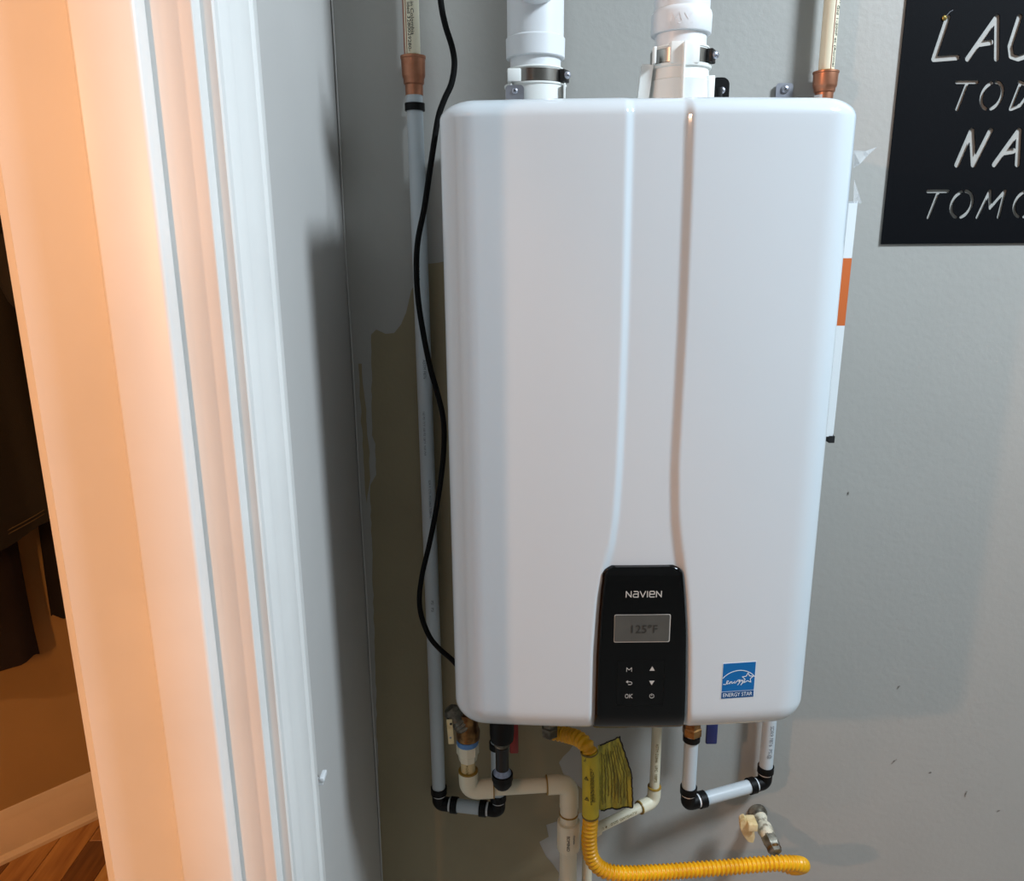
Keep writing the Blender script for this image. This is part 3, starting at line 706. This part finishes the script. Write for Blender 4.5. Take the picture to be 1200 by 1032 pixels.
# red lever
rl = V(602, 868, 1.06); rd = thing('red_valve', 'red valve lever under the heater beside the black drain pipe', 'valve', (rl.x, rl.y, rl.z))
bmr = BX(V(597, 868, 1.06).x, V(607.5, 868, 1.06).x, 1.057, 1.063, zz(602, 882, 1.06), HZ0 - .012, bev=.0025)
link('lever', bmr, M['red'], rd); link('valve_body', TB([(rl.x, 1.063, HZ0 - .02), (rl.x - .02, 1.07, HZ0 - .02)], .008, seg=16), M['brass'], rd)

# ------------------------------------------------------------------ cream drain run on the left
DL = 1.0; n1 = V(548, 925, DL); zh = n1.z; lx = V(548.5, 895, DL).x
q2 = Q(667, 918, zh)
cd_ = thing('condensate_pipe', 'cream drain pipe running under the heater to the floor', 'drain pipe', (lx, DL, zh))
def sock(parent, pts, R, name='elbow', m=None, r=.018, lip=True):
    return link(name, TB(fillet(pts, r, 8), R, seg=28), m or M['cpvc'], parent)
RP = .0108
link('pipe', TB([(lx, DL, zh + .02), (lx, DL, zz(548, 878, DL))], RP, seg=24), M['cpvcold'], cd_)
hd = (q2 - Vector((lx, DL, zh))).normalized()
link('pipe', TB([Vector((lx, DL, zh)) + hd * .03, q2 - hd * .02], RP, seg=24), M['cpvc'], cd_)
E1 = Vector((lx, DL, zh)); sock(cd_, [E1 + Vector((0, 0, .033)), E1, E1 + hd * .037], .0142, r=.02)
sock(cd_, [q2 - hd * .034, q2, q2 - Vector((0, 0, .040))], .0142, r=.02)
for p, d in ((E1 + Vector((0, 0, .033)), Vector((0, 0, 1))), (E1 + hd * .037, hd), (q2 - hd * .034, -hd), (q2 - Vector((0, 0, .052)), Vector((0, 0, 1)))):
    link('cement_ring', LT(p, d, [(-.001, .0105), (-.001, .0147), (.0008, .0145), (.001, .0112)], seg=24), M['glue'], cd_)
link('pipe', TB([q2 - Vector((0, 0, .038)), Vector((q2.x, q2.y, .02))], .0133, seg=24), M['cpvc'], cd_)
zs = zz(672, 962, q2.y)
lab(link('coupling', LT((q2.x, q2.y, zs - .048), (0, 0, 1), [(0, .012), (0, .0170), (.002, .0175), (.047, .0175), (.048, .0168), (.048, .012)], seg=28), M['cpvc'], cd_), 'wide cream socket')
link('print', pipe_text('BDMINID', .0066, (q2.x, q2.y, zs - .012), (0, 0, -1), (-.1, -1, 0), .0175), M['ink'], cd_, None)
link('print', pipe_text('Charlotte', .004, (q2.x, q2.y, zs - .012), (0, 0, -1), (.45, -1, 0), .0175), M['inkg'], cd_, None)
link('print', pipe_text('ASTM D1785', .0045, (lx, DL, zz(547, 886, DL)), (0, 0, -1), (-.1, -1, 0), RP), M['inky'], cd_, None)
# hex adapter, blue tape, brass
za = zz(548, 887, DL)
lab(link('adapter', LT((lx, DL, za - .004), (0, 0, 1), [(0, .0112), (0, .0132), (.010, .0145), (.012, .0165), (.026, .0165), (.028, .0150), (.030, .0150)], seg=8), M['cpvc'], cd_), 'cream threaded adapter')
zt_ = zz(548, 871, DL)
rv = thing('relief_valve', 'brass relief valve with pale lever at the lower left heater corner', 'valve', (lx, DL, zt_))
lab(link('thread_tape', LT((lx, DL, zt_), (0, 0, 1), [(0, .011), (0, .0155), (.003, .0162), (.008, .0155), (.0085, .011)], seg=28), M['blue'], rv), 'blue thread seal tape')
link('outlet', LT((lx + .001, DL, zt_ + .008), (0, 0, 1), [(0, .0125), (.002, .0170), (.014, .0175), (.020, .0150), (.045, .0150)], seg=28), M['brass'], rv)
a = V(536, 852, DL - .005); b = V(527, 836, DL)
link('valve_body', LT((a.x + .012, DL - .004, a.z - .002), ((b - a).x - .004, .0, (b - a).z + .002), [(0, .010), (.004, .0135), (.008, .0120), (.010, .0138), (.014, .0120), (.016, .0138), (.020, .012), (.026, .0135), (.034, .0125), (.040, .008)], seg=20), M['galv'], rv)
la, lb_ = V(526.5, 842, .982), V(529, 872, .982)
mx = Matrix.Translation((la + lb_) / 2) @ Matrix.Rotation(math.radians(-3), 4, 'Y')
lev = link('lever', BX(-.0042, .0042, -.0009, .0009, -.020, .020, bev=.0008, mx=mx), M['ivory'], rv)
c = V(528, 864, .981); screw('rivet', c, (0, -1, 0), .0016, lev); c = V(528.5, 848, .981); screw('rivet', c, (0, -1, 0), .0018, lev, M['black2'])
link('lever_pivot', TB([V(524, 843, .985), V(536, 841, .99)], .003, seg=10), M['black2'], rv)
# black drain with cap
DB = .985; bx = V(588.5, 890, DB).x
bd = thing('black_drain_pipe', 'short black capped pipe hanging under the heater', 'pipe', (bx, DB, zz(588, 920, DB)))
zc3 = zz(588, 922, DB)
link('pipe', LT((bx, DB, zc3 + .01), (0, 0, 1), [(0, .0095), (.058, .0095)], seg=28), M['black2'], bd)
link('cap', LT((bx, DB, zc3), (0, 0, 1), [(0, .006), (.001, .0105), (.006, .0138), (.014, .0145), (.0145, .0155), (.023, .0155), (.024, .0120)], seg=28), M['dark'], bd)
lab(link('sealant', LT((bx, DB, zc3 + .021), (0, 0, 1), [(0, .0135), (.004, .0130), (.008, .0108), (.010, .0098)], seg=20), M['smear'], bd), 'pale blue thread sealant')
zt2 = zz(588, 868, DB)
link('threads', LT((bx, DB, zt2 - .006), (0, 0, 1), [(0, .0092)] + [(.0015 * k, .0105 if k % 2 else .0115) for k in range(6)] + [(.010, .0098)], seg=24), M['galv'], bd)
link('upper_nut', LT((bx, DB, zt2 + .002), (0, 0, 1), [(0, .012), (.001, .0165), (.012, .0175), (.03, .0175), (HZ0 - zt2 - .001, .0175)], seg=28), M['dark'], bd)
# small brass fitting under heater
bf = V(644, 858, 1.02); bt = thing('gas_inlet_nipple', 'small grey brass fitting under the heater left of yellow hose', 'fitting', (bf.x, 1.02, bf.z))
link('nut', LT((bf.x, 1.02, bf.z - .004), (0, 0, 1), [(0, .009), (.0, .0125), (.014, .013), (.015, .010), (.06, .010)], seg=6), M['galv'], bt)

# cream pipe to the right, going back-left
DG = 1.10; g1 = V(766, 938, DG); gx = V(768, 895, DG).x; gz = g1.z
ge = Q(690, 975, gz); gd = (ge - Vector((gx, DG, gz))).normalized(); G1 = Vector((gx, DG, gz)); GE = G1 + gd * .135
gp = thing('thin_drain_pipe', 'thin cream pipe elbowing behind the yellow hose', 'drain pipe', (gx, DG, gz))
RG = .0080
link('pipe', TB([G1 + Vector((0, 0, .02)), Vector((gx, DG, HZ0 + .004))], RG, seg=24), M['cpvc'], gp)
link('pipe', TB([G1 + gd * .02, GE], RG, seg=24), M['cpvc'], gp)
sock(gp, [G1 + Vector((0, 0, .027)), G1, G1 + gd * .030], .0108, r=.014)
for p, d in ((G1 + Vector((0, 0, .027)), Vector((0, 0, 1))), (G1 + gd * .030, gd)):
    link('cement_ring', LT(p, d, [(-.001, .0078), (-.001, .0112), (.0008, .0110), (.001, .0085)], seg=24), M['glue'], gp)
sock(gp, [GE - gd * .02, GE, GE - Vector((0, 0, .03))], .0108, r=.012)
link('pipe', TB([GE - Vector((0, 0, .02)), Vector((GE.x, GE.y, .02))], RG, seg=20), M['cpvc'], gp)
link('print', pipe_text('ASTM D2846   UPC  100PSI', .0062, (gx, DG, zz(768, 868, DG)), (0, 0, -1), (0, -1, 0), RG), M['inky'], gp, None)
link('print', pipe_text('· FLOWGUARD  GOLD ·  ★ 1/2', .0055, G1 + gd * .040, gd, (0, -1, .3), RG), M['inky'], gp, None)

# ------------------------------------------------------------------ yellow gas hose
DY = .985
yp = [V(650, 858, 1.03), V(664, 861, 1.02), V(679, 866, 1.0), V(690, 879, DY), V(692, 905, DY), V(692, 955, DY), V(690.5, 985, DY), V(694, 1006, DY), V(707, 1019, DY), V(730, 1023.5, DY + .002),
      V(770, 1022, 1.0), V(810, 1019, 1.01), V(850, 1016, 1.015), V(890, 1012.5, 1.02), V(918, 1011, 1.022), V(936, 1012, 1.03), V(940, 1014, 1.052), V(929, 1016, 1.075), V(914, 1012, 1.088)]
sm_path = catmull(yp, 14); RY = .0107
pitch = .0070; hose = resample(sm_path, pitch / 8)
rad = []
# label sleeve span along the vertical part
zlab1, zlab0 = zz(692, 880, DY), zz(691, 957, DY)
for i, p in enumerate(hose):
    ph = i % 8; rad.append(RY + (.0013 * math.cos(2 * PI * ph / 8)))
yh = thing('gas_hose', 'yellow corrugated gas connector curving under the heater', 'gas hose', hose[-1])
link('hose', TB(hose, rad, seg=26), M['yellow'], yh, 70)
sl = [p for p in sm_path if zlab0 <= p.z <= zlab1 and p.x < V(700, 920, DY).x]
sl = resample(sl, .004)
slv = lab(link('label_sleeve', TB(sl, .01235, seg=32), M['ylabel'], yh, 60), 'yellow warning label wrapped round the hose')
ax = (sl[-1] - sl[0]).normalized()
for j, (s, sh) in enumerate((('WARNING ! Gas connector. Do not reuse, kink or twist this hose. Read all', .05), ('instructions before use. Turn off gas before connecting. Check all joints', .22), ('for leaks with soapy water. Keep away from heat, sparks and open flame.', .39), ('Use only with adapters supplied.  Max 0.5 PSI.   Made for indoor use only', .56))):
    link('print', pipe_text(s, .0031, sl[0] + ax * .004, ax, (math.sin(sh), -math.cos(sh), 0), .01235, squash=.80), M['ink'], slv, None)
for f_, s in ((.06, '!'), (.34, '!'), (.66, '!')):
    base = sl[0].lerp(sl[-1], f_); bm = strokes_bm([[(-.003, -.0026), (.003, -.0026), (0, .003), (-.003, -.0026)], [(0, .0012), (0, -.0004)], [(0, -.0016), (0, -.0017)]], .0007, .0001)
    on_plane(bm, lambda x, y, z_, base=base: base + Vector((math.sin(-.5 + x / .01235) * (.01245 + z_), -math.cos(-.5 + x / .01235) * (.01245 + z_), y)))
    link('warning_symbol', bm, M['ink'], slv, None)
for p in (sl[0], sl[-1]):
    link('band', LT(p - ax * .0015, ax, [(0, .011), (0, .0128), (.003, .0128), (.003, .011)], seg=28), M['inky'], slv)
# crumpled tag behind the hose
tg = [V(701, 874, 1.004), V(726, 863, 1.012), V(740, 906, 1.02), V(741, 945, 1.02), V(700, 949, 1.004)]
bm = bmesh.new(); nu, nv = 22, 34; Gd = []
for j in range(nv + 1):
    v = j / nv; L_ = tg[0].lerp(tg[4], v)
    R_ = tg[1].lerp(tg[2], v * 2) if v < .5 else tg[2].lerp(tg[3], v * 2 - 1)
    Gd.append([L_.lerp(R_, i / nu) + Vector((random.uniform(-1, 1) * .0006, .0012 * math.sin(i * .7 + 2 * v) * (.3 + v) + random.uniform(-1, 1) * .0007, random.uniform(-1, 1) * .0004)) for i in range(nu + 1)])
fv = [[bm.verts.new(p) for p in row] for row in Gd]; bv = [[bm.verts.new(p + Vector((0, .0014, 0))) for p in row] for row in Gd]
for j in range(nv):
    for i in range(nu):
        bm.faces.new((fv[j][i], fv[j][i + 1], fv[j + 1][i + 1], fv[j + 1][i])); bm.faces.new((bv[j][i], bv[j + 1][i], bv[j + 1][i + 1], bv[j][i + 1]))
for row_f, row_b in ((fv[0], bv[0]), (fv[-1], bv[-1]), ([r[0] for r in fv], [r[0] for r in bv]), ([r[-1] for r in fv], [r[-1] for r in bv])):
    for k in range(len(row_f) - 1): bm.faces.new((row_f[k], row_f[k + 1], row_b[k + 1], row_b[k]))
tgo = link('warning_tag', bm, M['tag'], yh, 30); lab(tgo, 'crumpled yellow tag, grubby with dark print lines')
rim = [Vector(r) for r in Gd[0][2:]] + [r[-1] for r in Gd[1:]] + [Vector(p) for p in Gd[-1][::-1][:-2]]
link('tag_border', TB([p - Vector((0, .0006, 0)) for p in rim], .0011, seg=5), M['ink'], tgo, None)
lines = bmesh.new()
for i in range(3, nu - 1, 2):
    i_ = i
    pts = [Gd[j][i_] - Vector((0, .0009, 0)) for j in range(2 + random.randint(0, 3), nv - 1 - random.randint(0, 5))]
    tube(lines, pts, .00045, seg=4)
link('print_lines', lines, M['inky'], tgo, None)

# gas shut-off valve from the wall
g0 = V(887, 951, YW); gE = V(909, 998, 1.095); gv_ = thing('gas_shutoff_valve', 'paint-splashed gas valve on the wall above the yellow hose end', 'valve', (g0.x, YW, g0.z))
link('wall_flange', LT((g0.x, YW + .004, g0.z), (0.0, -1, 0), [(0, .016), (.010, .0165), (.012, .012), (.02, .011)], seg=20), M['galv'], gv_)
dd = (gE - Vector((g0.x, YW - .012, g0.z))); st_ = Vector((g0.x, YW - .012, g0.z)); dn = dd.normalized(); LL = dd.length
link('valve_body', LT(st_, dn, [(-.004, .008), (0, .0125), (LL * .08, .0130), (LL * .13, .0105), (LL * .22, .0100), (LL * .28, .0128), (LL * .42, .0135), (LL * .52, .0118), (LL * .60, .0125), (LL * .61, .009)], seg=16), M['painted'], gv_)
lab(link('flare_nut', LT(st_ + dn * LL * .58, dn, [(0, .0105), (0, .0135), (LL * .2, .0140), (LL * .24, .0125), (LL * .30, .0120), (LL * .40, .0118), (LL * .44, .0095)], seg=6), M['galv'], gv_), 'grey hexagonal flare nut')
link('collar_ring', LT(st_ + dn * LL * .88, dn, [(0, .009), (0, .0118), (.004, .0118), (.004, .009)], seg=20), M['brass'], gv_)
# handle: a winged lever left of the body
hc_ = V(878, 972, 1.12)
bm = bmesh.new(); outl = [(867, 962), (872, 959), (878, 966), (884, 974), (885, 981), (883, 988), (877, 987), (871, 979), (867, 970)]
f0 = [bm.verts.new(V(x, y, 1.112)) for x, y in outl]; f1 = [bm.verts.new(V(x, y, 1.112) + Vector((.002, .014, 0))) for x, y in outl]; n = len(outl)
bm.faces.new(f0); bm.faces.new(f1[::-1])
for k in range(n): bm.faces.new((f0[k], f0[(k + 1) % n], f1[(k + 1) % n], f1[k]))
bmesh.ops.bevel(bm, geom=bm.edges[:], offset=.0012, segments=2, affect='EDGES')
hd_ = link('handle', bm, M['ivory'], gv_)
a = V(880, 967, 1.11); link('handle_hub', BX(a.x - .006, a.x + .010, 1.103, 1.128, a.z - .007, a.z + .007, bev=.002), M['ivory'], hd_)

# ------------------------------------------------------------------ black cable
cpts = [(514, -30), (517, 5), (522, 30), (530, 56), (532.5, 76), (529, 98), (521, 116), (514, 136), (509, 165), (503, 205), (497, 245), (490, 280), (488, 312), (490, 350), (496, 390), (504, 430), (513, 462), (519, 488), (520.5, 515), (518, 550), (512, 592), (503, 638), (495, 672), (491.5, 700), (494, 722), (503, 745), (515, 760), (529, 772), (536, 780)]
Dc = [1.0] * len(cpts)
cb = link('power_cable', TB(catmull([V(x, y, d) for (x, y), d in zip(cpts, Dc)], 8), .0036, seg=14), M['cable'], None, 60)
tag(cb, 'black power cable snaking down the left side of the heater', 'cable')

# ------------------------------------------------------------------ booklet in a clear bag on the heater's right side
xa = HX1 - .003
bgt = thing('manual_pouch', 'white and orange booklet in a clear bag on the heater side', 'booklet', (xa, 1.0, 1.30))
pt0 = V(1005.5, 238, .985); pt1 = V(977.5, 505, .985)
def slant(z): t = (pt0.z - z) / (pt0.z - pt1.z); return pt0.x + (pt1.x - pt0.x) * t
def leaf(name, z0, z1, xo0, xo1, m, y0=.985, y1=1.085):
    bm = bmesh.new(); vs = []
    for z_ in (z0, z1):
        for y in (y0, y1):
            for xo in (xo0, xo1): vs.append(bm.verts.new((slant(z_) + xo, y, z_)))
    for q in ((0, 1, 3, 2), (4, 6, 7, 5), (0, 4, 5, 1), (2, 3, 7, 6), (0, 2, 6, 4), (1, 5, 7, 3)): bm.faces.new([vs[k] for k in q])
    return link(name, bm, m, bgt, None)
zo1, zo0 = zz(1000, 302, 1.0), zz(990, 380, 1.0)
zb0 = zz(978, 515, 1.0)
leaf('booklet', zo1, pt0.z, -.011, -.001, M['paper']); leaf('orange_band', zo0, zo1, -.0112, -.0004, M['orange']); leaf('booklet', zb0 + .008, zo0, -.011, -.001, M['paper'])
leaf('cover_sheet', zb0 + .01, pt0.z + .003, .0005, .0016, M['paper'], .99)
lab(leaf('bottom_clip', zb0, zb0 + .009, -.006, .001, M['ink'], .983, 1.0), 'small black clip')
bm = bmesh.new()
def quad(*p):
    a = [bm.verts.new(q) for q in p]; b = [bm.verts.new(q + Vector((.0002, .0006, 0))) for q in p]; bm.faces.new(a); bm.faces.new(b[::-1]); n = len(a)
    for k in range(n): bm.faces.new((a[k], a[(k + 1) % n], b[(k + 1) % n], b[k]))
quad(V(1000, 176, .98), V(1014, 177, .99), V(1028, 172, 1.0), V(1018, 181, .99), V(1008, 192, .985), V(1000, 197, .985))
quad(V(1001, 210, .98), V(1006, 226, .99), V(1010, 238, 1.0), V(1000, 238, .985))
link('bag_film', bm, M['film'], bgt, None)

# ------------------------------------------------------------------ small white clip on the left wall
kc = V(381, 912, .79); kx = XW
kn = thing('door_catch', 'small white plastic catch on the left wall beside the door casing', 'catch', (XW, .80, .93))
yk = .80
zk = None
r = ray(381, 912); tt = (XW + .012) / r.x; pk = r * tt; pk.z += CH
link('arm', BX(XW - .001, XW + .010, pk.y - .004, pk.y + .002, pk.z - .007, pk.z + .001, bev=.0012), M['pvc'], kn)
link('hook', BX(XW + .006, XW + .012, pk.y - .005, pk.y + .012, pk.z - .002, pk.z + .004, bev=.0015), M['pvc'], kn)

# ------------------------------------------------------------------ cut-out sign
SX0 = .5347; SZ0 = V(1033, 286, YW - .004).z; SXW, SZH = .43, .44
GL = {
 'L': ([[(.12, 1), (0, 0), (.62, .04)]], .85), 'A': ([[(0, 0), (.52, 1), (.78, 0)], [(.24, .36), (.52, .40)]], 1.0), 'U': ([[(.06, 1), (0, .3), (.1, .06), (.3, 0), (.55, .08), (.66, .3), (.74, 1)]], 1.0),
 'N': ([[(0, 0), (.2, 1), (.56, 0), (.84, 1)]], 1.05), 'D': ([[(.08, 0), (.2, .92)], [(.14, 1.0), (.52, .86), (.62, .5), (.44, .14), (.12, -.0)]], .9), 'R': ([[(0, 0), (.14, 1), (.5, .9), (.5, .6), (.14, .46), (.52, 0)]], .85),
 'Y': ([[(.1, 1), (.34, .5), (.72, 1)], [(.34, .5), (.22, 0)]], .9), 'T': ([[(0, 1), (.80, 1)], [(.42, .97), (.28, 0)]], .85), 'M': ([[(0, 0), (.22, 1), (.42, .35), (.82, 1), (.84, 0)]], 1.12),
 'K': ([[(0, 0), (.14, 1)], [(.62, 1), (.1, .46), (.56, 0)]], .85), 'E': ([[(.6, 1), (.14, 1), (0, 0), (.5, 0)], [(.08, .5), (.45, .52)]], .8), 'W': ([[(0, 1), (.1, 0), (.42, .8), (.56, 0), (.94, 1)]], 1.15),
 'O': ([arc(.46, .5, .40, .5, 110, 255, 10), arc(.46, .5, .40, .5, -75, 85, 10)], 1.05), ' ': ([], .6)}
def sign_line(s, x0, z0, h, wf, wd, bm, slant_=.18, space=1.0, gap=.12):
    x = x0
    for ch in s:
        lns, adv = GL[ch]
        strokes_bm([[(x + (px * wf + py * slant_) * h, z0 + py * h) for px, py in ln] for ln in lns], wd, .02, bm)
        x += adv * wf * h * space + h * gap
def sp_(px, py): v = V(px, py, YW - .004); return v.x, v.z
cut = bmesh.new()
a = sp_(1095, 69); b = sp_(1104, 20); sign_line('LAUNDRY', a[0], a[1], b[1] - a[1], .98, .0074, cut, .12, 1.0, .06)
a = sp_(1124, 128); b = sp_(1124, 96); sign_line('TODAY OR', a[0] - .012, a[1], b[1] - a[1], 1.0, .0048, cut, .14, 1.02, .19)
a = sp_(1122, 193); b = sp_(1122, 153); sign_line('NAKED', a[0], a[1], b[1] - a[1], .92, .0076, cut, .14, 1.05, .16)
a = sp_(1090, 255); b = sp_(1094, 224); sign_line('TOMORROW', a[0] - .012, a[1], b[1] - a[1], 1.0, .0048, cut, .14, 1.02, .14)
for v in cut.verts: v.co = Vector((v.co.x, YW - .010 + v.co.z, v.co.y))
bmesh.ops.recalc_face_normals(cut, faces=cut.faces[:])
co = link('cutter', cut, M['sign'], None, None)
sg = link('laundry_sign', BX(SX0, SX0 + SXW, YW - .0030, YW - .0015, SZ0, SZ0 + SZH), M['sign'], None, None)
md = sg.modifiers.new('b', 'BOOLEAN'); md.operation = 'DIFFERENCE'; md.solver = 'EXACT'; md.use_self = True; md.object = co
me = bpy.data.meshes.new_from_object(sg.evaluated_get(bpy.context.evaluated_depsgraph_get())); sg.modifiers.clear(); sg.data = me
bpy.data.objects.remove(co)
tag(sg, 'black metal sign with cut-out laundry lettering hung on the grey wall', 'sign')
a = sp_(1107, 21); screw('nail', (a[0], YW - .0030, a[1]), (0, -1, 0), .0034, sg, M['nail'])
link('hanging_wire', TB([(a[0] + .001, YW - .006, a[1] + .002), (a[0] + .005, YW - .007, a[1] + .007), (a[0] + .009, YW - .006, a[1] + .009)], .0005, seg=5), M['zinc'], sg, None)
# stand-offs that hold the plate off the wall
for dx_ in (.03, SXW - .03):
    link('standoff', LT((SX0 + dx_, YW - .0016, SZ0 + SZH - .03), (0, 1, 0), [(0, .004), (.0016, .004)], seg=10), M['sign'], sg)
